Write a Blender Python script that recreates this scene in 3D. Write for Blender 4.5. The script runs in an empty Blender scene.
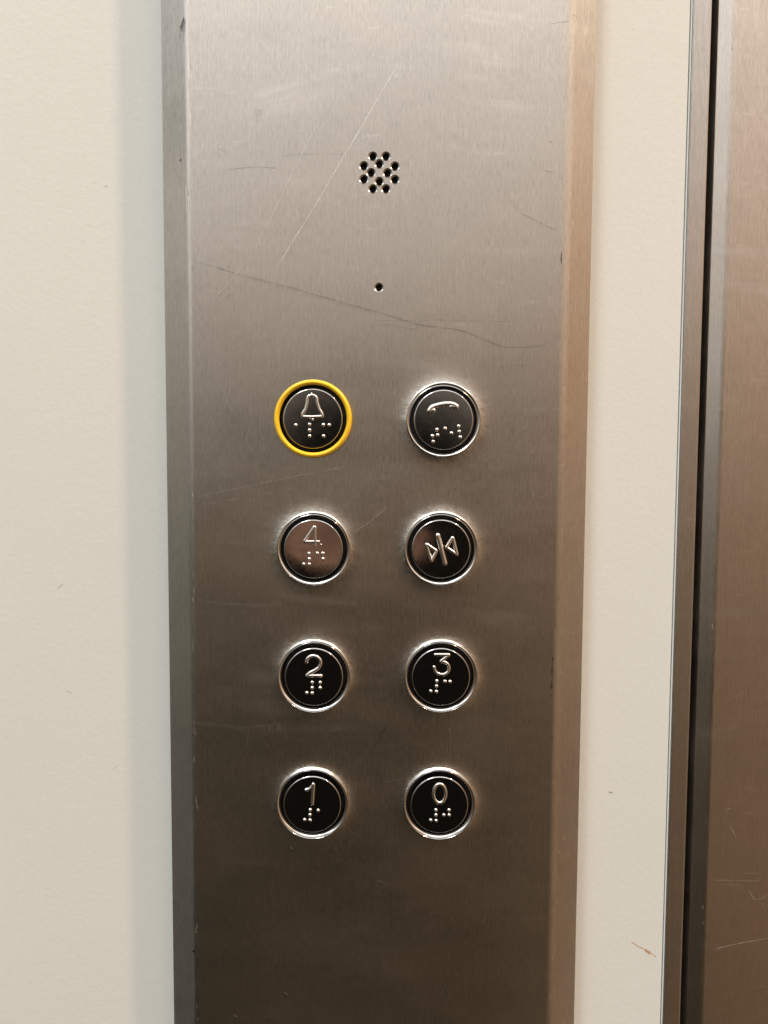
import bpy, bmesh, math, random
from mathutils import Matrix, Vector
random.seed(4)
sc = bpy.context.scene
C = sc.collection

# ------------------------------------------------------------------ camera
F = 770.0
CAM = Vector((0, -0.363, 0))
PITCH, ROLL, YAW = math.radians(-3.7), math.radians(0.3), 0.0
CM = Matrix.Rotation(YAW, 4, 'Z') @ Matrix.Rotation(math.radians(90) + PITCH, 4, 'X') @ Matrix.Rotation(ROLL, 4, 'Z')
def P(px, py, Y=0.0):
    """point of the plane y=Y seen at photograph pixel (px,py)"""
    d = CM.to_3x3() @ Vector(((px - 384) / F, (512 - py) / F, -1))
    t = (Y - CAM.y) / d.y
    return CAM + d * t
cd = bpy.data.cameras.new('camera'); cam = bpy.data.objects.new('camera', cd); C.objects.link(cam)
cam.matrix_world = Matrix.Translation(CAM) @ CM
cd.sensor_fit = 'VERTICAL'; cd.sensor_height = 36; cd.lens = F / 1024 * 36
cd.clip_start = 0.01; cd.clip_end = 50
sc.camera = cam
MM = 0.001

# ------------------------------------------------------------------ node helpers
class NT:
    def __init__(s, nt): s.nt = nt; s.n = nt.nodes; s.l = nt.links
    def new(s, t, **k):
        n = s.n.new(t)
        for a, v in k.items(): setattr(n, a, v)
        return n
    def put(s, sock, v):
        if isinstance(v, bpy.types.NodeSocket): s.l.new(v, sock)
        else: sock.default_value = v
    def math(s, op, a, b=None, c=None, clamp=False):
        n = s.new('ShaderNodeMath', operation=op, use_clamp=clamp)
        s.put(n.inputs[0], a)
        if b is not None: s.put(n.inputs[1], b)
        if c is not None: s.put(n.inputs[2], c)
        return n.outputs[0]
    def vmath(s, op, a, b=None):
        n = s.new('ShaderNodeVectorMath', operation=op)
        s.put(n.inputs[0], a)
        if b is not None: s.put(n.inputs[1], b)
        return n.outputs[0]
    def mix(s, f, a, b, blend='MIX'):
        n = s.new('ShaderNodeMix', data_type='RGBA', blend_type=blend)
        s.put(n.inputs[0], f); s.put(n.inputs[6], a); s.put(n.inputs[7], b)
        return n.outputs[2]
    def noise(s, vec, scale, detail=2, rough=0.5, out=0):
        n = s.new('ShaderNodeTexNoise')
        s.put(n.inputs['Vector'], vec); n.inputs['Scale'].default_value = scale
        n.inputs['Detail'].default_value = detail; n.inputs['Roughness'].default_value = rough
        return n.outputs[out]
    def scale(s, vec, sx, sy, sz):
        return s.vmath('MULTIPLY', vec, (sx, sy, sz))
    def maprange(s, v, a, b, c, d, clamp=True, smooth=False):
        n = s.new('ShaderNodeMapRange', clamp=clamp)
        if smooth: n.interpolation_type = 'SMOOTHSTEP'
        s.put(n.inputs[0], v)
        for i, x in enumerate((a, b, c, d)): s.put(n.inputs[1 + i], x)
        return n.outputs[0]
    def sep(s, vec):
        n = s.new('ShaderNodeSeparateXYZ'); s.put(n.inputs[0], vec); return n.outputs
    def segment(s, vec, a, b, w, taper=6.0):
        """mask of a scratch from a to b (x,z metres) of half-width w (m)"""
        dx, dz = b[0] - a[0], b[1] - a[1]
        L = math.hypot(dx, dz) or 1e-6
        m = s.new('ShaderNodeMapping', vector_type='TEXTURE')
        s.put(m.inputs[0], vec)
        m.inputs['Location'].default_value = (a[0], 0, a[1])
        m.inputs['Rotation'].default_value = (0, -math.atan2(dz, dx), 0)
        m.inputs['Scale'].default_value = (L, 1, w)
        o = s.sep(m.outputs[0])
        ay = s.math('ABSOLUTE', o[2])
        e = s.math('SUBTRACT', 1.0, ay, clamp=True)
        q = s.math('MULTIPLY', s.math('SUBTRACT', 1.0, o[0]), s.math('MULTIPLY', o[0], taper), clamp=True)
        return s.math('MULTIPLY', e, q)
    def strokes(s, vec, polys, Y):
        """polys: list of ([(px,py)...], width_px, strength)"""
        out = None
        for pts, w, k in polys:
            ww = [P(x, y, Y) for x, y in pts]
            n = len(ww) - 1
            for i in range(n):
                a, b = ww[i], ww[i + 1]
                t = 6.0 if n == 1 else 40.0
                if out is not None:      # chained, so that the renderer evaluates them one after another
                    v = s.new('ShaderNodeVectorMath', operation='MULTIPLY_ADD')
                    s.put(v.inputs[0], out); v.inputs[1].default_value = (1e-9,) * 3; s.put(v.inputs[2], vec)
                    vec = v.outputs[0]
                m = s.segment(vec, (a.x, a.z), (b.x, b.z), w * 0.4725e-3, t)
                m = s.math('MULTIPLY', m, k)
                out = m if out is None else s.math('MAXIMUM', out, m)
        s.last = vec
        return out

def material(name):
    m = bpy.data.materials.new(name); m.use_nodes = True
    t = NT(m.node_tree)
    bs = m.node_tree.nodes['Principled BSDF']
    return m, t, bs

def simple(name, col, rough=0.5, metal=0.0, spec=0.5, bump=None):
    m, t, bs = material(name)
    bs.inputs['Base Color'].default_value = (*col, 1)
    bs.inputs['Roughness'].default_value = rough
    bs.inputs['Metallic'].default_value = metal
    bs.inputs['Specular IOR Level'].default_value = spec
    if bump:
        tc = t.new('ShaderNodeTexCoord').outputs['Object']
        nz = t.noise(tc, bump[0], 3)
        b = t.new('ShaderNodeBump'); b.inputs['Strength'].default_value = 1.0; b.inputs['Distance'].default_value = bump[1]
        t.put(b.inputs['Height'], nz); t.put(bs.inputs['Normal'], b.outputs[0])
    return m

def brushed(name, col=(0.61, 0.58, 0.535), rough=0.33, aniso=0.8, Y=0.0, spots=(), seed=0.0, halos=()):
    """vertically brushed stainless sheet with its scratches and rubbed-in dirt"""
    m, t, bs = material(name)
    tc = t.new('ShaderNodeTexCoord').outputs['Object']
    tc0 = t.vmath('ADD', tc, (seed, 0, seed * 2))
    # brushing: long fine vertical hair lines
    g1 = t.noise(t.scale(tc0, 1, 1, 0.11), 2100, 3, 0.65)
    g2 = t.noise(t.scale(tc0, 1, 1, 0.2), 1300, 2, 0.6)
    g3 = t.noise(t.scale(tc0, 1, 1, 0.02), 1500, 2, 0.6)
    gr = t.math('ADD', t.math('ADD', t.math('MULTIPLY', g1, 0.5), t.math('MULTIPLY', g2, 0.25)), t.math('MULTIPLY', g3, 0.22))
    smear = t.noise(t.scale(tc0, 0.7, 1, 1.6), 22, 5, 0.6)
    cloud = t.noise(tc0, 9, 4, 0.55)
    cval = t.maprange(gr, 0.32, 0.68, 0.81, 1.15)
    cval = t.math('MULTIPLY', cval, t.maprange(cloud, 0.3, 0.7, 0.95, 1.04))
    cc = t.new('ShaderNodeCombineColor')
    for i in range(3): t.put(cc.inputs[i], cval)
    base = t.mix(1.0, (*col, 1), cc.outputs[0], 'MULTIPLY')
    # wipe marks left by cleaning: long shallow arcs of duller metal
    arc = t.vmath('ADD', t.scale(tc0, 1, 1, 1), t.scale(t.noise(tc0, 6, 1, 0.5, 1), 0.02, 0, 0.05))
    wipe = t.noise(t.scale(arc, 0.10, 1, 1), 120, 4, 0.6)
    wipe = t.math('MULTIPLY', t.maprange(wipe, 0.52, 0.72, 0, 1), t.maprange(t.noise(tc0, 13, 3, 0.6), 0.47, 0.62, 0, 1))
    base = t.mix(t.math('MULTIPLY', wipe, 0.30), base, (0.80, 0.79, 0.76, 1))
    grime = t.maprange(t.noise(tc0, 38, 5, 0.7), 0.55, 0.78, 0, 0.20)
    base = t.mix(grime, base, (0.30, 0.27, 0.22, 1))
    r = t.math('ADD', rough - 0.02, t.maprange(gr, 0.3, 0.7, -0.05, 0.05))
    r = t.math('ADD', r, t.math('MULTIPLY', wipe, 0.06))
    r = t.math('ADD', r, t.maprange(smear, 0.35, 0.7, -0.02, 0.05))
    wob = t.vmath('SUBTRACT', t.noise(tc, 160, 2, 0.5, 1), (0.5, 0.5, 0.5))
    sv = t.vmath('ADD', tc, t.scale(wob, 0.0011, 0, 0.0011))
    for (x, y, rad, k, cl) in spots:
        p = P(x, y, Y)
        d = t.new('ShaderNodeVectorMath', operation='DISTANCE')
        t.put(d.inputs[0], t.scale(sv, 1, 0, 1)); d.inputs[1].default_value = (p.x, 0, p.z)
        mk = t.maprange(d.outputs['Value'], rad * 0.4725e-3 * 0.4, rad * 0.4725e-3, k, 0.0, smooth=True)
        base = t.mix(mk, base, (*cl, 1))
    # fine random hairline scratches and tiny pits of use
    hair = t.noise(t.scale(t.vmath('ADD', tc0, t.scale(wob, .01, 0, .004)), 0.25, 1, 1.3), 260, 2, 0.4)
    hm = t.maprange(hair, 0.70, 0.76, 0.0, 0.25)
    base = t.mix(hm, base, (0.85, 0.82, 0.78, 1))
    t.put(bs.inputs['Base Color'], base)
    t.put(bs.inputs['Roughness'], r)
    bs.inputs['Metallic'].default_value = 1.0
    bs.inputs['Anisotropic'].default_value = aniso
    cx = t.new('ShaderNodeCombineXYZ'); cx.inputs[0].default_value = 1.0
    t.put(bs.inputs['Tangent'], cx.outputs[0])
    b = t.new('ShaderNodeBump'); b.inputs['Strength'].default_value = 0.5; b.inputs['Distance'].default_value = 0.00002
    t.put(b.inputs['Height'], gr)
    b2 = t.new('ShaderNodeBump'); b2.inputs['Strength'].default_value = 0.6; b2.inputs['Distance'].default_value = 0.00045
    t.put(b2.inputs['Height'], t.noise(tc0, 14, 2, 0.4)); t.put(b2.inputs['Normal'], b.outputs[0])
    nrm = b2.outputs[0]
    if halos:      # made-up bulge and pale ring imitate light the collars throw on the sheet
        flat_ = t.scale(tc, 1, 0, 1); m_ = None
        for q in halos:
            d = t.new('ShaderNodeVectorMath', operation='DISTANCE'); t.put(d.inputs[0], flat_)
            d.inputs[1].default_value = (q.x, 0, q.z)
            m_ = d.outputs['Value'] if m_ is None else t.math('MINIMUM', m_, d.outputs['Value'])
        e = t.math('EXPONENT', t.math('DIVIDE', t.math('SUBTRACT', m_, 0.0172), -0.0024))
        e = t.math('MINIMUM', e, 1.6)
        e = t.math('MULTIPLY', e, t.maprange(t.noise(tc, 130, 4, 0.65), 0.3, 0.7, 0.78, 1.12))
        halo_tint = t.math('MULTIPLY', t.math('MULTIPLY', e, 0.6), t.maprange(t.noise(t.scale(tc, 1, 1, .6), 210, 5, 0.7), 0.42, 0.62, 0.0, 1.0), clamp=True)
        base = t.mix(halo_tint, base, (0.88, 0.88, 0.86, 1))  # collar halo painted into the steel colour
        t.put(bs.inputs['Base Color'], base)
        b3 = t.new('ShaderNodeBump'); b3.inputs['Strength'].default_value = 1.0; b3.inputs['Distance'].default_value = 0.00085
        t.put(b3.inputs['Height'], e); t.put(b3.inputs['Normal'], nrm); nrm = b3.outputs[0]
    t.put(bs.inputs['Normal'], nrm)
    return m

# ------------------------------------------------------------------ mesh helpers
def link(name, bm, mat, parent=None, loc=(0, 0, 0), smooth=None, recalc=True):
    if recalc: bmesh.ops.recalc_face_normals(bm, faces=bm.faces)
    me = bpy.data.meshes.new(name); bm.to_mesh(me); bm.free()
    if smooth is not None:
        me.polygons.foreach_set('use_smooth', [True] * len(me.polygons))
        me.set_sharp_from_angle(angle=math.radians(smooth))
    me.materials.append(mat)
    o = bpy.data.objects.new(name, me); C.objects.link(o)
    o.location = loc
    if parent: o.parent = parent
    return o

def lathe(bm, prof, n=96, closed=False, jitter=0.0):
    """revolve (r,h) mm round the button axis; h counts towards the viewer (-Y)"""
    rings = []
    for r, h in prof:
        if r < 1e-6: rings.append([bm.verts.new((0, -h * MM, 0))])
        else:
            rings.append([bm.verts.new((r * MM * math.cos(2 * math.pi * i / n), -h * MM, r * MM * math.sin(2 * math.pi * i / n))) for i in range(n)])
    pairs = list(zip(rings, rings[1:])) + ([(rings[-1], rings[0])] if closed else [])
    for a, b in pairs:
        for i in range(n):
            j = (i + 1) % n
            if len(a) == 1: bm.faces.new((a[0], b[i], b[j]))
            elif len(b) == 1: bm.faces.new((a[i], a[j], b[0]))
            else: bm.faces.new((a[i], a[j], b[j], b[i]))

def extrude_profile(bm, prof, z0, z1):
    """closed x,y outline pushed from z0 to z1"""
    a = [bm.verts.new((x, y, z0)) for x, y in prof]
    b = [bm.verts.new((x, y, z1)) for x, y in prof]
    n = len(prof)
    for i in range(n):
        bm.faces.new((a[i], a[(i + 1) % n], b[(i + 1) % n], b[i]))
    bm.faces.new(a); bm.faces.new(b[::-1])

def tube(bm, pts, r, closed=False, h=0.0, flat=0.8, seg=12, dome=True):
    """rounded raised stroke through (x,z) mm points; sunk so that its axis lies at height h"""
    P2 = [Vector(p) for p in pts]
    if closed: P2 = P2 + [P2[0], P2[1]]
    # resample with rounded corners
    L = []
    for i in range(len(P2) - 1):
        a, b = P2[i], P2[i + 1]
        n = max(1, int((b - a).length / 0.25))
        for k in range(n): L.append(a.lerp(b, k / n))
    L.append(P2[-1])
    if closed:
        # drop the overlap
        cut = max(1, int((P2[1] - P2[0]).length / 0.25)); L = L[:-cut - 1] if len(L) > cut + 2 else L
    for _ in range(2):
        M = L[:]
        for i in range(len(L)):
            if closed: p, q = L[i - 1], L[(i + 1) % len(L)]
            else:
                if i in (0, len(L) - 1): continue
                p, q = L[i - 1], L[i + 1]
            M[i] = L[i] * 0.5 + (p + q) * 0.25
        L = M
    n = len(L)
    rings = []
    def ring(c, tdir, rr):
        nx, nz = -tdir.y, tdir.x
        return [bm.verts.new(((c.x + nx * rr * math.cos(2 * math.pi * k / seg)) * MM,
                              -(h + rr * flat * math.sin(2 * math.pi * k / seg)) * MM,
                              (c.y + nz * rr * math.cos(2 * math.pi * k / seg)) * MM)) for k in range(seg)]
    tans = []
    for i in range(n):
        if closed: d = L[(i + 1) % n] - L[i - 1]
        else: d = L[min(i + 1, n - 1)] - L[max(i - 1, 0)]
        tans.append(d.normalized())
    if not closed:
        for k in range(4, 0, -1):
            a = math.pi / 2 * k / 4.3
            rings.append(ring(L[0] - tans[0] * r * math.sin(a), tans[0], r * math.cos(a)))
    for i in range(n): rings.append(ring(L[i], tans[i], r))
    if not closed:
        for k in range(1, 5):
            a = math.pi / 2 * k / 4.3
            rings.append(ring(L[-1] + tans[-1] * r * math.sin(a), tans[-1], r * math.cos(a)))
    m = len(rings)
    for i in range(m if closed else m - 1):
        a, b = rings[i], rings[(i + 1) % m]
        for k in range(seg):
            bm.faces.new((a[k], a[(k + 1) % seg], b[(k + 1) % seg], b[k]))
    if not closed:
        bm.faces.new(rings[0][::-1]); bm.faces.new(rings[-1])

def dome(bm, x, z, r, h):
    n, m = 14, 5
    rows = []
    for j in range(m):
        a = math.pi / 2 * j / m
        rows.append([bm.verts.new(((x + r * math.cos(a) * math.cos(2 * math.pi * k / n)) * MM, -(h + r * 0.85 * math.sin(a)) * MM,
                                   (z + r * math.cos(a) * math.sin(2 * math.pi * k / n)) * MM)) for k in range(n)])
    top = bm.verts.new((x * MM, -(h + r * 0.85) * MM, z * MM))
    for a, b in zip(rows, rows[1:]):
        for k in range(n): bm.faces.new((a[k], a[(k + 1) % n], b[(k + 1) % n], b[k]))
    for k in range(n): bm.faces.new((rows[-1][k], rows[-1][(k + 1) % n], top))
    bm.faces.new(rows[0][::-1])

def empty(name, loc):
    o = bpy.data.objects.new(name, None); C.objects.link(o); o.location = loc
    o.empty_display_size = 0.02
    return o
def tag(o, label=None, cat=None, group=None, kind=None):
    for k, v in (('label', label), ('category', cat), ('group', group), ('kind', kind)):
        if v: o[k] = v

# ------------------------------------------------------------------ materials
def c8(pts): return [(160 + x / 1.745, 100 + y / 1.745) for x, y in pts]
plate_light = [
    ([(399, 62), (377, 100), (320, 197), (278, 266)], 0.65, 0.7),
    ([(320, 118), (252, 255)], 0.6, 0.3),
    ([(252, 255), (211, 303)], 0.6, 0.25),
    ([(356, 138), (364, 146)], 0.6, 0.35),
    ([(196, 497), (262, 483), (347, 466)], 1.0, 0.13),
    ([(200, 505), (300, 487)], 0.8, 0.08),
    ([(354, 532), (372, 520), (388, 506)], 0.8, 0.25),
    ([(196, 601), (262, 606), (285, 603)], 2.6, 0.05),
    ([(196, 722), (240, 728), (275, 726)], 3.0, 0.05),
    ([(275, 722), (281, 726), (276, 730)], 0.8, 0.12),
    ([(568, 632), (576, 633)], 0.7, 0.6),
    ([(563, 836), (565, 839)], 0.9, 0.8), ([(559, 848), (560, 856)], 0.8, 0.7),
    ([(552, 780), (554, 784)], 0.8, 0.5),
    ([(284, 992), (288, 995)], 0.9, 0.6), ([(234, 1015), (238, 1017)], 0.9, 0.6),
    ([(290, 847), (293, 849)], 0.9, 0.5),
    ([(195, 794), (198, 812)], 1.0, 0.45),
    ([(188, 40), (189, 80)], 1.1, 0.55), ([(190, 100), (190.5, 128)], 1.0, 0.45),
    ([(186, 185), (187, 215)], 1.0, 0.3),
    ([(476, 120), (520, 98)], 0.5, 0.12), ([(430, 330), (500, 310)], 0.5, 0.12),
    ([(375, 880), (390, 884)], 0.7, 0.2), ([(376, 893), (382, 890)], 0.6, 0.2),
]
plate_dark = [
    (c8([(50, 278), (130, 302), (200, 320), (300, 348), (385, 372), (450, 392), (525, 402), (600, 432), (640, 432), (675, 427), (698, 414)]), 1.1, 0.36),
    (c8([(130, 304), (200, 324), (300, 352), (385, 376)]), 2.4, 0.10),
    (c8([(115, 122), (160, 117), (205, 119)]), 0.7, 0.38),
    (c8([(205, 98), (260, 94), (325, 95)]), 0.6, 0.3),
    (c8([(100, 83), (118, 93)]), 0.6, 0.45), (c8([(180, 117), (205, 120)]), 0.8, 0.4),
    (c8([(338, 213), (388, 214)]), 0.6, 0.22),
    (c8([(665, 122), (690, 128)]), 0.6, 0.55), (c8([(697, 134), (706, 139)]), 0.6, 0.5),
    (c8([(628, 197), (662, 214), (692, 229)]), 0.6, 0.5), (c8([(678, 230), (694, 222)]), 0.5, 0.4),
    (c8([(372, 385), (500, 384), (628, 388)]), 0.5, 0.28),
    (c8([(385, 390), (415, 394), (440, 402), (455, 396)]), 0.5, 0.4),
    (c8([(585, 465), (640, 463)]), 0.4, 0.3),
    (c8([(90, 352), (130, 320)]), 0.5, 0.2),
    ([(549, 24), (571, 21)], 0.7, 0.6), ([(572, 14), (577, 17)], 0.8, 0.6),
    ([(388, 723), (380, 738), (371, 751)], 1.1, 0.85), ([(382, 731), (376, 741)], 0.6, 0.5),
    ([(363, 726), (354, 735)], 0.6, 0.4), ([(366, 629), (371, 622)], 0.8, 0.5),
    ([(233, 948), (252, 952), (274, 962)], 0.6, 0.5), ([(229, 957), (236, 945)], 0.6, 0.4),
    ([(340, 938), (332, 946)], 0.8, 0.55), ([(272, 984), (285, 980)], 0.6, 0.3),
    ([(440, 979), (451, 1006)], 0.9, 0.55), ([(528, 868), (534, 890)], 0.7, 0.3),
    ([(300, 893), (318, 890)], 0.5, 0.3), ([(222, 300), (236, 292)], 0.5, 0.3),
    ([(552.5, 655), (551.5, 690)], 0.9, 0.7), ([(556, 610), (555, 628)], 0.9, 0.6), ([(552, 668), (551.5, 674)], 1.8, 1.0), ([(552, 683), (551, 690)], 1.9, 1.0), ([(553, 657), (552.5, 661)], 1.6, 1.0), ([(551, 694), (551, 697)], 1.4, .9),
    ([(551, 870), (550, 900)], 0.7, 0.4), ([(552, 735), (552, 742)], 1.0, 0.5),
    ([(188, 190), (188.5, 196)], 0.8, 0.8),
]
def nicks(p, q, n, jx, r):
    out = []
    for _ in range(n):
        u = r.random(); x = p[0] + (q[0] - p[0]) * u + r.gauss(0, jx); y = p[1] + (q[1] - p[1]) * u
        out.append(([(x, y), (x + r.gauss(0, .5), y + r.uniform(1.5, 9))], r.uniform(.35, .9), r.uniform(.2, .75)))
    return out
_r = random.Random(11)
plate_light += nicks((188, 0), (197, 1024), 46, 1.0, _r) + nicks((576, 0), (551, 1024), 26, 1.2, _r)
plate_dark += nicks((188, 0), (197, 1024), 14, 1.5, _r) + nicks((575, 0), (551, 1024), 34, 1.6, _r)
for _ in range(46):      # short random score marks of everyday use
    x, y, a, l = _r.uniform(200, 545), _r.uniform(0, 1024), _r.gauss(0.5, 1.0), _r.uniform(4, 26)
    (plate_dark if _r.random() < .6 else plate_light).append(([(x, y), (x + l * .5 * math.cos(a), y + l * .5 * math.sin(a) + _r.gauss(0, .6)), (x + l * math.cos(a), y + l * math.sin(a))], _r.uniform(.35, .6), _r.uniform(.08, .26)))
plate_ink = [([(561.5, 250), (561, 265)], 0.9, 1.0), ([(184.5, 17), (182.5, 24), (180.5, 32)], 2.2, 1.2), ([(180, 33), (180.5, 39)], 0.8, 0.7)]
plate_spots = [(258.5, 112.6, 6, 0.2, (0.16, 0.15, 0.13)), (193, 953, 1.8, 1.0, (0.01, 0.01, 0.01)), (179.5, 158, 1.4, 0.9, (0.05, 0.04, 0.04)),
               (550.5, 142, 1.2, 0.6, (0.1, 0.08, 0.06)), (418, 905, 1.5, 0.3, (0.8, 0.75, 0.7)), (480, 700, 1.3, 0.3, (0.1, 0.08, 0.06))]
HALO_PX = [(443.3, 420.0), (313.9, 548.5), (440.8, 548.5), (314.3, 675.7), (440.7, 675.7), (312.7, 802.5), (439.2, 803.0)]
M_plate = brushed('brushed_steel', spots=plate_spots, Y=0.0, halos=[P(*q) for q in HALO_PX])
def scratch_material(name, col, rough, metal):
    m, t, bs = material(name)
    bs.inputs['Base Color'].default_value = (*col, 1); bs.inputs['Roughness'].default_value = rough; bs.inputs['Metallic'].default_value = metal
    at = t.new('ShaderNodeAttribute'); at.attribute_name = 'depth'
    tc = t.new('ShaderNodeTexCoord').outputs['Object']
    brk = t.maprange(t.noise(tc, 600, 3, 0.6), 0.35, 0.6, 0.35, 1.0)
    t.put(bs.inputs['Alpha'], t.math('MULTIPLY', at.outputs['Fac'], brk, clamp=True))
    return m
M_sl = scratch_material('bright_scratch', (0.95, 0.93, 0.90), 0.5, 1.0)
M_sd = scratch_material('dark_scratch', (0.07, 0.058, 0.048), 0.5, 0.6)
M_ink = scratch_material('ink_mark', (0.010, 0.012, 0.03), 0.5, 0.0)
def add_scratches(o, groups, Y, z_off=0.00003):
    """score marks as hair-thin ribbons in the sheet's own mesh"""
    me = o.data
    bm = bmesh.new(); bm.from_mesh(me)
    lay = bm.verts.layers.float.new('depth')
    for gi, (mat, polys) in enumerate(groups):
        me.materials.append(mat); mi = len(me.materials) - 1
        for pts, w, k in polys:
            ww = [P(x, y, Y) for x, y in pts]
            ww = [Vector((p.x, p.z)) for p in ww]
            L = []
            for a, b in zip(ww, ww[1:]):
                n = max(2, int((b - a).length / 0.002))
                for i in range(n): L.append(a.lerp(b, i / n))
            L.append(ww[-1]); n = len(L)
            if n > 6:
                for _ in range(2):
                    L = [L[0]] + [L[i] * .5 + (L[i - 1] + L[i + 1]) * .25 for i in range(1, n - 1)] + [L[-1]]
            hw0 = w * 0.4725e-3 * 1.1
            ph = random.uniform(0, 6); rows = []
            for i, p in enumerate(L):
                d = (L[min(i + 1, n - 1)] - L[max(i - 1, 0)]).normalized(); nn = Vector((-d.y, d.x))
                u = i / (n - 1)
                q = p + nn * (0.00007 * math.sin(u * n * 0.31 + ph) if n > 6 else 0)
                hw = hw0 * (0.75 + 0.25 * math.sin(u * n * 0.8 + ph * 2))
                kk = k * min(1, 16 * u * (1 - u) + (0.0 if n > 3 else 0.3))
                row = []
                for s_, f_ in ((-1, 0), (0, 1), (1, 0)):
                    v = bm.verts.new((q.x + nn.x * hw * s_, Y - z_off, q.y + nn.y * hw * s_)); v[lay] = kk * f_ * (1.0 if gi == 0 else 0.85 if gi == 1 else 1.4); row.append(v)
                rows.append(row)
            for r0, r1 in zip(rows, rows[1:]):
                for j in (0, 1):
                    f = bm.faces.new((r0[j], r0[j + 1], r1[j + 1], r1[j])); f.normal_update()
                    if f.normal.y > 0: f.normal_flip()
                    f.material_index = mi
    bm.to_mesh(me); bm.free()
YD = 0.0140     # face of the door
door_light = [([(730, 826), (737, 838.5)], 0.8, 0.8), ([(714.6, 949), (745.6, 942), (768, 938)], 0.9, 0.7), ([(709, 880), (761, 881)], 0.7, 0.4),
              ([(716, 885), (740, 884)], 0.5, 0.3), ([(749, 890), (755, 902), (768, 895)], 0.8, 0.6), ([(724, 811), (731, 808)], 0.8, 0.6),
              ([(747, 812), (751, 815)], 0.7, 0.5), ([(716, 952), (724, 946)], 0.7, 0.5), ([(762, 903), (766, 912)], 0.7, 0.5), ([(742, 873), (760, 874)], 0.7, 0.4),
              ([(730, 700), (748, 690)], 0.5, 0.2)]
door_light += nicks((731, 0), (700, 1024), 12, .8, _r)
door_dark = nicks((733, 0), (702, 1024), 14, 1.0, _r) + [([(733, 45), (732, 52)], 0.8, 0.5), ([(746, 60), (749, 59)], 0.8, 0.4), ([(729, 170), (730, 176)], 0.8, 0.4), ([(728, 196), (727, 205)], 0.7, 0.5),
             ([(706, 960), (711, 966)], 0.9, 0.5), ([(745, 970), (752, 962)], 0.7, 0.3)]
M_door = brushed('brushed_door_steel', col=(0.63, 0.570, 0.51), Y=YD, seed=3.1, rough=0.36)
M_jamb = brushed('brushed_jamb_steel', col=(0.575, 0.555, 0.53), seed=5.7, Y=0.01)

def chrome_mat(name, col, rough, scuff=0.05, bump=0.00012):
    m, t, bs = material(name)
    bs.inputs['Metallic'].default_value = 1.0
    tc = t.new('ShaderNodeTexCoord').outputs['Object']
    oi = t.new('ShaderNodeObjectInfo')
    v = t.vmath('ADD', tc, oi.outputs['Location'])
    n1 = t.noise(v, 260, 5, 0.65)
    n2 = t.noise(v, 1400, 2, 0.5)
    r = t.math('ADD', rough, t.maprange(n1, 0.4, 0.75, 0.0, scuff))
    t.put(bs.inputs['Roughness'], r)
    t.put(bs.inputs['Base Color'], t.mix(t.maprange(n2, 0.55, 0.75, 0, 0.35), (*col, 1), (col[0] * .6, col[1] * .58, col[2] * .55, 1)))
    b = t.new('ShaderNodeBump'); b.inputs['Strength'].default_value = 0.25; b.inputs['Distance'].default_value = bump
    t.put(b.inputs['Height'], n1); t.put(bs.inputs['Normal'], b.outputs[0])
    return m
M_chrome = chrome_mat('polished_chrome', (0.70, 0.69, 0.67), 0.07, 0.10)
M_cap = chrome_mat('polished_button_steel', (0.44, 0.43, 0.42), 0.05, 0.07, 0.00003)
M_glyph = chrome_mat('raised_steel', (0.74, 0.70, 0.66), 0.20, 0.08)
M_black = simple('black_plastic', (0.012, 0.012, 0.012), 0.45, bump=(900, 0.00005))
M_yellow, t_, b_ = material('yellow_plastic')
_tc = t_.new('ShaderNodeTexCoord').outputs['Object']
t_.put(b_.inputs['Base Color'], t_.mix(t_.maprange(t_.noise(_tc, 320, 5, 0.7), 0.5, 0.75, 0, 0.55), (0.95, 0.59, 0.02, 1), (0.66, 0.36, 0.02, 1)))
t_.put(b_.inputs['Roughness'], t_.maprange(t_.noise(_tc, 500, 3), 0.3, 0.7, 0.3, 0.5))

M_dark = simple('dark_rubber', (0.008, 0.008, 0.008), 0.8)

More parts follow.
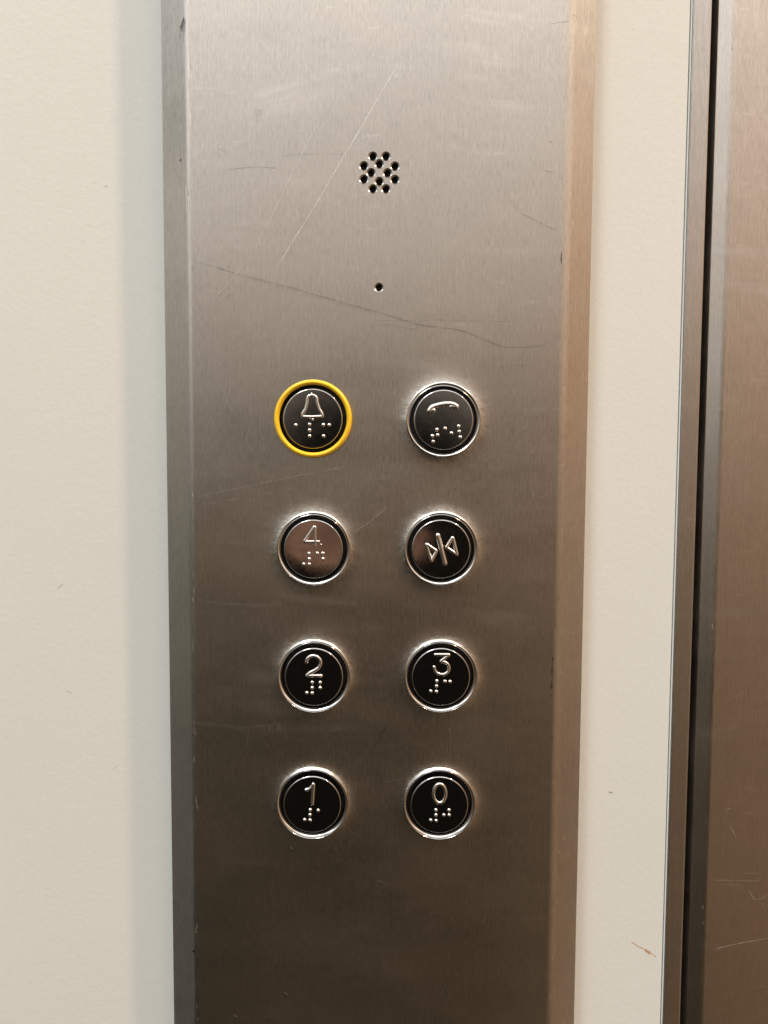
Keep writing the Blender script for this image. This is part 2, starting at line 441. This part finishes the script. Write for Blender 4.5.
def wall_material():
    m, t, bs = material('cream_laminate')
    tc = t.new('ShaderNodeTexCoord').outputs['Object']
    big = t.noise(tc, 5, 3)
    fine = t.noise(tc, 700, 3, 0.6)
    base = t.mix(t.maprange(big, 0.35, 0.65, 0, 1), (0.705, 0.718, 0.688, 1), (0.680, 0.692, 0.662, 1))
    base = t.mix(t.maprange(fine, 0.35, 0.7, 0, 0.35), base, (0.64, 0.64, 0.59, 1))
    vo = t.new('ShaderNodeTexVoronoi'); t.put(vo.inputs['Vector'], tc); vo.inputs['Scale'].default_value = 60
    keep = t.math('GREATER_THAN', t.sep(vo.outputs['Color'])[0], 0.55)
    spk = t.math('MULTIPLY', t.maprange(vo.outputs['Distance'], 0.010, 0.022, 1, 0), keep)
    base = t.mix(t.math('MULTIPLY', spk, 0.55), base, (0.33, 0.29, 0.22, 1))
    wob = t.vmath('SUBTRACT', t.noise(tc, 300, 2, 0.5, 1), (0.5, 0.5, 0.5))
    sv = t.vmath('ADD', tc, t.scale(wob, 0.0014, 0, 0.0014))
    st = t.strokes(sv, [([(631, 942), (645, 950), (656, 957)], 0.9, 0.9), ([(644, 949.5), (651, 954)], 2.4, 1.0)], 0.015)
    base = t.mix(st, base, (0.42, 0.20, 0.06, 1))
    st2 = t.strokes(sv, [([(607.5, 792), (612.5, 792.8)], 1.0, 1.0), ([(57, 590), (64, 583)], 1.0, 0.5), ([(65, 690), (72, 694)], 1.0, 0.35),
                         ([(80, 240), (86, 243)], 0.9, 0.3), ([(104, 186), (108, 187)], 0.9, 0.5), ([(110, 770), (122, 764)], 0.8, 0.25)], 0.015)
    base = t.mix(st2, base, (0.16, 0.13, 0.09, 1))
    t.put(bs.inputs['Base Color'], base)
    t.put(bs.inputs['Roughness'], t.maprange(fine, 0.3, 0.7, 0.40, 0.55))
    bs.inputs['Specular IOR Level'].default_value = 0.35
    b = t.new('ShaderNodeBump'); b.inputs['Strength'].default_value = 0.6; b.inputs['Distance'].default_value = 0.00012
    h = t.math('ADD', t.noise(tc, 420, 3, 0.55), t.math('MULTIPLY', fine, 0.35))
    t.put(b.inputs['Height'], h); t.put(bs.inputs['Normal'], b.outputs[0])
    return m
M_wall = wall_material()
M_edge = simple('pale_edge_strip', (0.74, 0.77, 0.77), 0.35, bump=(600, 0.00003))

# ------------------------------------------------------------------ the setting
YW = 0.015
ZT, ZB = 0.75, -0.85
xw1 = sum(P(x, y, YW).x for x, y in [(690.5, 0), (680.5, 300), (670.5, 700), (661.5, 1024)]) / 4      # where the laminate ends beside the door post
bm = bmesh.new()
extrude_profile(bm, [(-0.9, YW), (xw1 - .0004, YW), (xw1, YW + .0004), (xw1, YW + 0.012), (-0.9, YW + 0.012)], ZB, ZT)
wall = link('wall', bm, M_wall)
tag(wall, 'cream laminate car wall behind the steel control panel', 'wall', kind='structure')

# ------------------------------------------------------------------ door post, gap and door
def line_x(pts, Y):
    return sum(P(x, y, Y).x for x, y in pts) / len(pts)
YJ = 0.0145
j0 = line_x([(693, 0), (685, 300), (672.5, 700), (664, 1024)], YJ)
j1 = line_x([(713, 0), (705, 300), (689.5, 700), (681, 1024)], YJ)
post = empty('door_post', ((j0 + j1) / 2, YJ, ZB))
tag(post, 'narrow brushed steel door post between the cream wall and the dark door gap', 'door post')
def under(o, par):
    o.parent = par; o.location = -par.location; return o
bm = bmesh.new()
extrude_profile(bm, [(j0, YJ + .0005), (j0 + .0005, YJ), (j1 - .0012, YJ), (j1 - .0005, YJ + .0003), (j1, YJ + .0012), (j1, YJ + .055), (j1 - .0015, YJ + .055), (j1 - .0015, YJ + .0022), (j0, YJ + .0022)], ZB, ZT)
under(link('face_strip', bm, M_jamb), post)
e1 = j0 - .0004
bm = bmesh.new()
extrude_profile(bm, [(xw1 + .0004, YJ + .0006), (xw1 + .0006, YJ + .0002), (e1, YJ + .0002), (e1, YJ + .02), (xw1 + .0004, YJ + .02)], ZB, ZT)
under(link('edge_strip', bm, M_edge), post)

d0 = line_x([(717.5, 0), (708.5, 300), (695.5, 700), (687.5, 1024)], YD + .004)
door = empty('lift_door', (d0 + .02, YD, ZB))
tag(door, 'brushed steel lift door with a rounded edge right of the dark gap', 'door')
R = 0.0062
prof = [(d0, YD + .045)]
def fillet(p0, p1, p2, r, n):
    a = (Vector(p0) - Vector(p1)).normalized(); b = (Vector(p2) - Vector(p1)).normalized()
    ang = a.angle(b); t = r / math.tan(ang / 2)
    s = Vector(p1) + a * t; e = Vector(p1) + b * t
    c = Vector(p1) + (a + b).normalized() * (r / math.sin(ang / 2))
    return [tuple(c + (s - c).lerp(e - c, k / n).normalized() * r) for k in range(n + 1)]
pa, pb, pc = (d0, YD + .045), (d0, YD + .0034), (d0 + .0060, YD)
prof += fillet(pa, pb, pc, .0006, 5) + fillet(pb, pc, (0.62, YD), .0055, 14)
prof += [(0.62, YD), (0.62, YD + .045)]
bm = bmesh.new(); extrude_profile(bm, prof, ZB, ZT)
leaf = under(link('door_leaf', bm, M_door), door)
add_scratches(leaf, [(M_sl, door_light), (M_sd, door_dark)], YD)
bm = bmesh.new()
extrude_profile(bm, [(j1 + .0002, YD + .036), (d0 - .0002, YD + .036), (d0 - .0002, YD + .05), (j1 + .0002, YD + .05)], ZB, ZT)
under(link('rubber_seal', bm, M_dark), door)

# ------------------------------------------------------------------ control panel
xl0 = line_x([(161.5, 0), (173, 1024)], .0085); xl1 = line_x([(186.5, 0), (196.5, 1024)], 0)
xr1 = line_x([(577, 0), (567, 300), (554, 700), (550, 1024)], 0); xr0 = line_x([(597.5, 0), (590, 300), (580, 700), (575, 1024)], .0085)
panel = empty('control_panel', ((xl0 + xr0) / 2, 0.012, -0.55))
tag(panel, 'tall brushed steel lift control panel with eight round braille buttons on the cream wall', 'control panel')

TH = 0.002
front = [(xl0, YW - .0004), (xl0, .0085), (xl1, 0), (xr1, 0), (xr0, .0085), (xr0, YW - .0004)]
outl = [front[0]] + fillet(front[0], front[1], front[2], .0008, 5) + fillet(front[1], front[2], front[3], .0065, 18) \
    + fillet(front[2], front[3], front[4], .0100, 24) + fillet(front[3], front[4], front[5], .0008, 5) + [front[5]]
inner = [(xr0 - TH, YW - .0004), (xr0 - TH, .0115), (xr1 - .001, TH), (xl1 + .001, TH), (xl0 + TH, .0115), (xl0 + TH, YW - .0004)]
bm = bmesh.new(); extrude_profile(bm, outl + inner, -0.55, 0.55)
plate = link('faceplate', bm, M_plate)

holes = [(270, 186), (337, 186), (303, 225), (224, 235), (383, 237), (261, 270), (345, 271), (224, 303), (383, 305), (303, 315), (270, 353), (337, 353)]
holes = [(320 + x / 5.117, 120 + y / 5.117) for x, y in holes]
mic = (320 + 301 / 5.117, 120 + 857 / 5.117)
BUT = {  # name: (bezel centre px, cap centre in its crop, crop origin)
    'bell': ((313.2, 418.9), (370, 380)), 'phone': ((443.3, 420.0), (370, 388)),
    'four': ((313.9, 548.5), (372, 385)), 'close': ((440.8, 548.5), (378, 385)),
    'two': ((314.3, 675.7), (375, 405)), 'three': ((440.7, 675.7), (372, 400)),
    'one': ((312.7, 802.5), (360, 415)), 'zero': ((439.2, 803.0), (360, 420)),
}
cut = bmesh.new()
def cutter(c, prof, n):
    tmp = bmesh.new(); lathe(tmp, prof, n)
    bmesh.ops.recalc_face_normals(tmp, faces=tmp.faces)
    for v in tmp.verts: v.co += c
    me = bpy.data.meshes.new('tmp'); tmp.to_mesh(me); tmp.free(); cut.from_mesh(me); bpy.data.meshes.remove(me)
for h in holes + [mic]:
    cutter(P(*h), [(0, 3), (5.2, 3), (2.2, 0.0), (1.58, -0.5), (1.58, -4), (0, -4)], 40)
for k, (c, _) in BUT.items():
    cutter(P(*c), [(0, 3), (16.4, 3), (16.4, -4), (0, -4)], 96)
cm = bpy.data.meshes.new('cut'); cut.to_mesh(cm); cut.free()
co = bpy.data.objects.new('cut', cm); C.objects.link(co)
md = plate.modifiers.new('b', 'BOOLEAN'); md.object = co; md.operation = 'DIFFERENCE'; md.solver = 'EXACT'
dg = bpy.context.evaluated_depsgraph_get(); dg.update()
nm = bpy.data.meshes.new_from_object(plate.evaluated_get(dg))
plate.modifiers.clear(); plate.data = nm; nm.name = 'faceplate'
nm.polygons.foreach_set('use_smooth', [False] * len(nm.polygons))
bpy.data.objects.remove(co); bpy.data.meshes.remove(cm)
add_scratches(plate, [(M_sl, plate_light), (M_sd, plate_dark), (M_ink, plate_ink)], 0.0)
under(plate, panel)

c = P(379, 172)
bm = bmesh.new(); tmpc = (c.x, c.z)
lathe(bm, [(0, -3.0), (17, -3.0), (17, -5.5), (0, -5.5)], 48)
g = link('speaker_mesh', bm, M_dark, panel, loc=Vector((c.x, 0, c.z)) - panel.location)
c = P(*mic)
bm = bmesh.new(); lathe(bm, [(0, -3.2), (4, -3.2), (4, -5.5), (0, -5.5)], 32)
link('microphone', bm, M_dark, panel, loc=Vector((c.x, 0, c.z)) - panel.location)

# ------------------------------------------------------------------ buttons
CH = 2.3   # height of the cap's face above the plate, mm
S = 14.0 / 227.0
def N(cen, pts): return [((x - cen[0]) * S, -(y - cen[1]) * S) for x, y in pts]

def circ(cx, cy, rx, ry, n=40): return [(cx + rx * math.cos(2 * math.pi * k / n), cy + ry * math.sin(2 * math.pi * k / n)) for k in range(n)]
GL = {
 'four': dict(strokes=[([(386, 362), (386, 214), (378, 214), (300, 328), (412, 328)], .58, 0)], dots=[(338, 420), (340, 462), (298, 502), (340, 502), (402, 418), (444, 418), (446, 460)], extra=[(432, 350, .45)]),
 'two': dict(strokes=[([(318, 288), (325, 262), (345, 245), (372, 239), (402, 248), (424, 272), (428, 300), (415, 330), (385, 352), (345, 372), (318, 396), (430, 396)], .68, 0)], dots=[(362, 448), (362, 490), (320, 530), (362, 532), (424, 448), (424, 490)]),
 'three': dict(strokes=[([(326, 225), (434, 225), (366, 279), (398, 282), (424, 300), (435, 330), (426, 360), (400, 379), (368, 381), (338, 368), (322, 345), (318, 322)], .62, 0)], dots=[(340, 432), (338, 472), (294, 512), (338, 515), (402, 434), (442, 436)]),
 'one': dict(strokes=[([(312, 298), (338, 290), (360, 268), (370, 246), (360, 410)], .68, 0)], dots=[(344, 458), (342, 497), (300, 537), (342, 540), (406, 462)]),
 'zero': dict(strokes=[(circ(360, 328, 48, 76), .66, 1)], dots=[(332, 460), (332, 500), (292, 542), (334, 545), (434, 460), (394, 500), (436, 500)]),
 'close': dict(strokes=[([(352, 282), (408, 494)], .95, 0), ([(264, 347), (343, 401), (304, 480)], .66, 1), ([(465, 295), (418, 372), (500, 430)], .66, 1)], dots=[]),
 'bell': dict(strokes=[([(340, 212), (330, 228), (328, 262), (316, 308), (292, 345), (293, 366), (365, 368), (443, 364), (440, 343), (418, 308), (404, 262), (400, 228), (388, 212), (364, 204)], .62, 1)],
              dots=[(242, 430), (346, 425), (346, 468), (346, 512), (450, 427), (494, 428), (452, 512)], extra=[(362, 194, .55), (370, 386, .6)]),
 'phone': dict(strokes=[([(262, 322), (275, 303), (300, 289), (335, 279), (375, 271), (420, 270), (450, 277), (466, 292)], 1.0, 0),
                        ([(266, 320), (292, 318)], .95, 0), ([(424, 290), (460, 290)], .95, 0)],
               dots=[(320, 464), (382, 455), (484, 438), (286, 512), (326, 505), (430, 490), (488, 478), (292, 554), (496, 520)]),
}
GNAME = {'bell': 'bell_symbol', 'phone': 'handset_symbol', 'close': 'door_symbol'}
LAB = {
 'bell': 'round alarm button with a raised bell, ringed in yellow', 'phone': 'round button with a raised telephone handset above braille',
 'four': 'round button with raised numeral 4 above braille', 'close': 'round button with two arrowheads pointing at an upright bar, no braille',
 'two': 'round button with raised numeral 2 above braille', 'three': 'round button with raised numeral 3 above braille',
 'one': 'round button with raised numeral 1 above braille', 'zero': 'round button with raised numeral 0 above braille'}
cap_prof = [(0, CH + .02), (6, CH + .02), (12, CH + .01), (13.2, CH), (13.35, CH), (13.5, CH - .02), (13.65, CH - .08), (13.78, CH - .18), (13.9, CH - .32), (13.98, CH - .5), (14.02, CH - .8), (14.0, -4.5), (0, -4.5)]
bez_prof = [(17.75, 0.02), (17.7, .6), (17.6, 1.1), (17.45, 1.5), (17.25, 1.78), (17.1, 1.84), (16.98, 1.72), (16.88, 1.45), (16.72, 1.42), (15.8, .56), (15.6, .32), (15.48, .0), (15.4, -.2), (15.35, -2.0), (15.3, -4.8), (16.2, -4.8), (16.2, -.3), (16.45, .02)]
def torus(rc, rt, ht, n=20): return [(rc + rt * math.cos(2 * math.pi * k / n), ht * .35 + ht * .65 * math.sin(2 * math.pi * k / n)) for k in range(n)]
first = {}
for k, (bc, cc) in BUT.items():
    base = P(*bc)
    capm = first.get('cap')
    if not capm:
        bm = bmesh.new(); lathe(bm, cap_prof, 128)
        cap = link('push_button', bm, M_cap, panel, smooth=35); first['cap'] = cap.data
    else:
        cap = bpy.data.objects.new('push_button', capm); C.objects.link(cap); cap.parent = panel
    cap.location = Vector((base.x, 0, base.z)) - panel.location
    # each cap sits a hair differently in its ring
    tilt = {'four': (0.6, -0.5), 'two': (-.3, .3), 'three': (.2, -.2), 'one': (.1, .4), 'zero': (-.2, -.3), 'close': (0.4, .3), 'bell': (-.2, .2), 'phone': (-.9, -.3)}[k]
    cap.rotation_euler = (math.radians(tilt[0]), 0, math.radians(tilt[1]))
    tag(cap, LAB[k])
    def child(name, bmx, mat, key=None, smooth=50):
        if key and key in first:
            if bmx: bmx.free()
            o = bpy.data.objects.new(name, first[key]); C.objects.link(o); o.parent = cap
        else:
            o = link(name, bmx, mat, cap, smooth=smooth)
            if key: first[key] = o.data
        return o
    if k == 'bell':
        bm = bmesh.new(); lathe(bm, torus(16.95, 1.22, 2.7), 128, closed=True)
        rg = child('ring', bm, M_yellow); tag(rg, 'yellow plastic ring round the alarm button')
        bm = bmesh.new(); lathe(bm, [(16.3, .6), (15.95, .2), (15.4, -1), (15.3, -4.8), (16.2, -4.8), (16.2, .5)], 96, closed=True)
        child('collar', bm, M_black)
    else:
        bm = bmesh.new(); lathe(bm, bez_prof, 128, closed=True)
        rg = child('ring', bm, M_chrome, 'ring')
        rg.rotation_euler = (math.radians(random.uniform(-.5, .5)), random.uniform(0, 6), math.radians(random.uniform(-.5, .5)))
    bm = bmesh.new(); lathe(bm, [(14.08, -3.0), (15.25, -3.0), (15.25, -4.4), (14.08, -4.4)], 96, closed=True)
    child('gasket', bm, M_black, 'gasket')
    G = GL[k]
    bm = bmesh.new()
    for pts, r, cl in G['strokes']: tube(bm, N(cc, pts), r * 1.28, closed=bool(cl), h=CH + .0, flat=.85)
    for x, y, r in G.get('extra', ()):
        q = N(cc, [(x, y)])[0]; dome(bm, q[0], q[1], r, CH)
    nm_ = GNAME.get(k, 'numeral')
    child(nm_, bm, M_glyph, smooth=60)
    if G['dots']:
        bm = bmesh.new()
        for x, y in G['dots']:
            q = N(cc, [(x, y)])[0]; dome(bm, q[0], q[1], .92, CH)
        child('braille', bm, M_glyph, smooth=60)

# ------------------------------------------------------------------ light: the car's surroundings as a soft environment
w = bpy.data.worlds.new('World'); sc.world = w; w.use_nodes = True
t = NT(w.node_tree)
bg = w.node_tree.nodes['Background']
d = t.new('ShaderNodeTexCoord').outputs['Generated']
ox, oy, oz = t.sep(d)[:3]
fz = t.math('MULTIPLY_ADD', oz, 0.5, 0.5)
def ramp(stops, k=4.0):
    n = t.new('ShaderNodeValToRGB'); cr = n.color_ramp; cr.interpolation = 'LINEAR'
    while len(cr.elements) > 1: cr.elements.remove(cr.elements[-1])
    for i, (z, c) in enumerate(stops):
        e = cr.elements[0] if i == 0 else cr.elements.new((z + 1) / 2)
        e.position = (z + 1) / 2; e.color = (c[0] / k, c[1] / k, c[2] / k, 1)
    t.put(n.inputs[0], fz)
    return t.vmath('MULTIPLY', n.outputs[0], (k, k, k))
mid = ramp([(-1, (.04, .028, .018)), (-.59, (.046, .035, .022)), (-.41, (.075, .060, .039)), (-.30, (.107, .085, .056)), (-.18, (.158, .126, .088)), (-.05, (.235, .192, .144)),
            (.08, (.35, .29, .225)), (.20, (.54, .465, .40)), (.316, (.72, .65, .59)), (.41, (.93, .88, .84)), (.5, (1.08, 1.04, 1.02)), (.62, (1.35, 1.30, 1.27)), (.8, (2.6, 2.5, 2.4)), (1, (2.6, 2.5, 2.4))])
right = ramp([(-1, (.06, .04, .025)), (-.59, (.40, .25, .145)), (-.35, (.44, .28, .165)), (-.10, (.50, .32, .205)), (.08, (.64, .40, .25)), (.25, (.78, .50, .335)), (.42, (.90, .68, .52)),
              (.55, (1.1, .95, .82)), (.7, (2.0, 1.85, 1.65)), (1, (2.6, 2.5, 2.4))])
left = ramp([(-1, (.03, .025, .018)), (-.59, (.03, .03, .026)), (-.35, (.055, .054, .047)), (-.10, (.15, .145, .12)), (.05, (.27, .255, .22)), (.16, (.40, .37, .33)), (.29, (.56, .51, .44)), (.36, (.33, .33, .31)),
             (.50, (.42, .43, .43)), (.62, (1.6, 1.6, 1.6)), (.8, (2.4, 2.5, 2.5)), (1, (2.6, 2.5, 2.4))])
far = ramp([(-1, (.05, .03, .02)), (-.59, (.20, .125, .07)), (-.35, (.27, .17, .10)), (-.10, (.42, .27, .165)), (.08, (.56, .34, .195)), (.25, (.74, .45, .265)), (.42, (.92, .64, .46)),
            (.55, (1.1, .95, .82)), (.7, (2.0, 1.85, 1.65)), (1, (2.6, 2.5, 2.4))])
fr = t.maprange(ox, 0.15, 0.65, 0, 1, smooth=True)
fl = t.maprange(ox, -0.15, -0.75, 0, 1, smooth=True)
col = t.mix(fr, mid, right); col = t.mix(t.maprange(ox, 0.62, 0.92, 0, 1, smooth=True), col, far); col = t.mix(fl, col, left)
# added glow bands, invented to give the sheet bends their highlights
def band(col, x0, wd, c, z0, z1):
    q = t.math('POWER', t.math('DIVIDE', t.math('SUBTRACT', ox, x0), wd), 2.0)
    m = t.math('MULTIPLY', t.maprange(q, 0.0, 1.0, 1, 0, smooth=True), t.maprange(oz, z0, z1, 0, 1, smooth=True))
    return t.mix(m, col, (*c, 1))
col = band(col, -0.60, 0.15, (1.9, 1.95, 1.95), -0.15, 0.45)
col = band(col, 0.72, 0.13, (1.5, 1.2, .95), -0.10, 0.50)
# the dark shape of whoever stands before the panel
e1 = t.math('POWER', t.math('DIVIDE', ox, 0.24), 2.0)
e2 = t.math('POWER', t.math('DIVIDE', t.math('ADD', oz, 0.22), 0.36), 2.0)
body = t.maprange(t.math('ADD', e1, e2), 0.55, 1.5, 1, 0, smooth=True)
col = t.mix(t.math('MULTIPLY', body, 0.98), col, (.009, .0075, .006, 1))
h1 = t.math('POWER', t.math('DIVIDE', t.math('ADD', ox, 0.05), 0.125), 2.0)
h2 = t.math('POWER', t.math('DIVIDE', t.math('ADD', oz, 0.115), 0.055), 2.0)
hand = t.maprange(t.math('ADD', h1, h2), 0.7, 1.0, 1, 0, smooth=True)
hand = t.math('MULTIPLY', hand, t.maprange(t.noise(d, 14, 3), 0.38, 0.62, 0.55, 1))
col = t.mix(hand, col, (.42, .225, .145, 1))
t.put(bg.inputs['Color'], col); bg.inputs['Strength'].default_value = 1.0

def area(name, loc, target, size, power, colr, sy=None):
    ld = bpy.data.lights.new(name, 'AREA'); ld.energy = power; ld.color = colr
    ld.shape = 'RECTANGLE' if sy else 'DISK'; ld.size = size
    if sy: ld.size_y = sy
    o = bpy.data.objects.new(name, ld); C.objects.link(o); o.location = loc
    o.rotation_euler = (Vector(target) - Vector(loc)).to_track_quat('-Z', 'Y').to_euler()
    return o
area('ceiling_lamp', (1.45, -0.62, 1.70), (0, 0, 0), 0.11, 38, (1.0, .70, .45))
area('ceiling_lamp', (-1.05, -1.15, 2.2), (0, 0, 0), 0.9, 30.5, (.96, 1.0, .965))

sc.render.engine = 'CYCLES'
sc.view_settings.view_transform = 'Standard'; sc.view_settings.look = 'None'
sc.view_settings.exposure = 0; sc.view_settings.gamma = 1
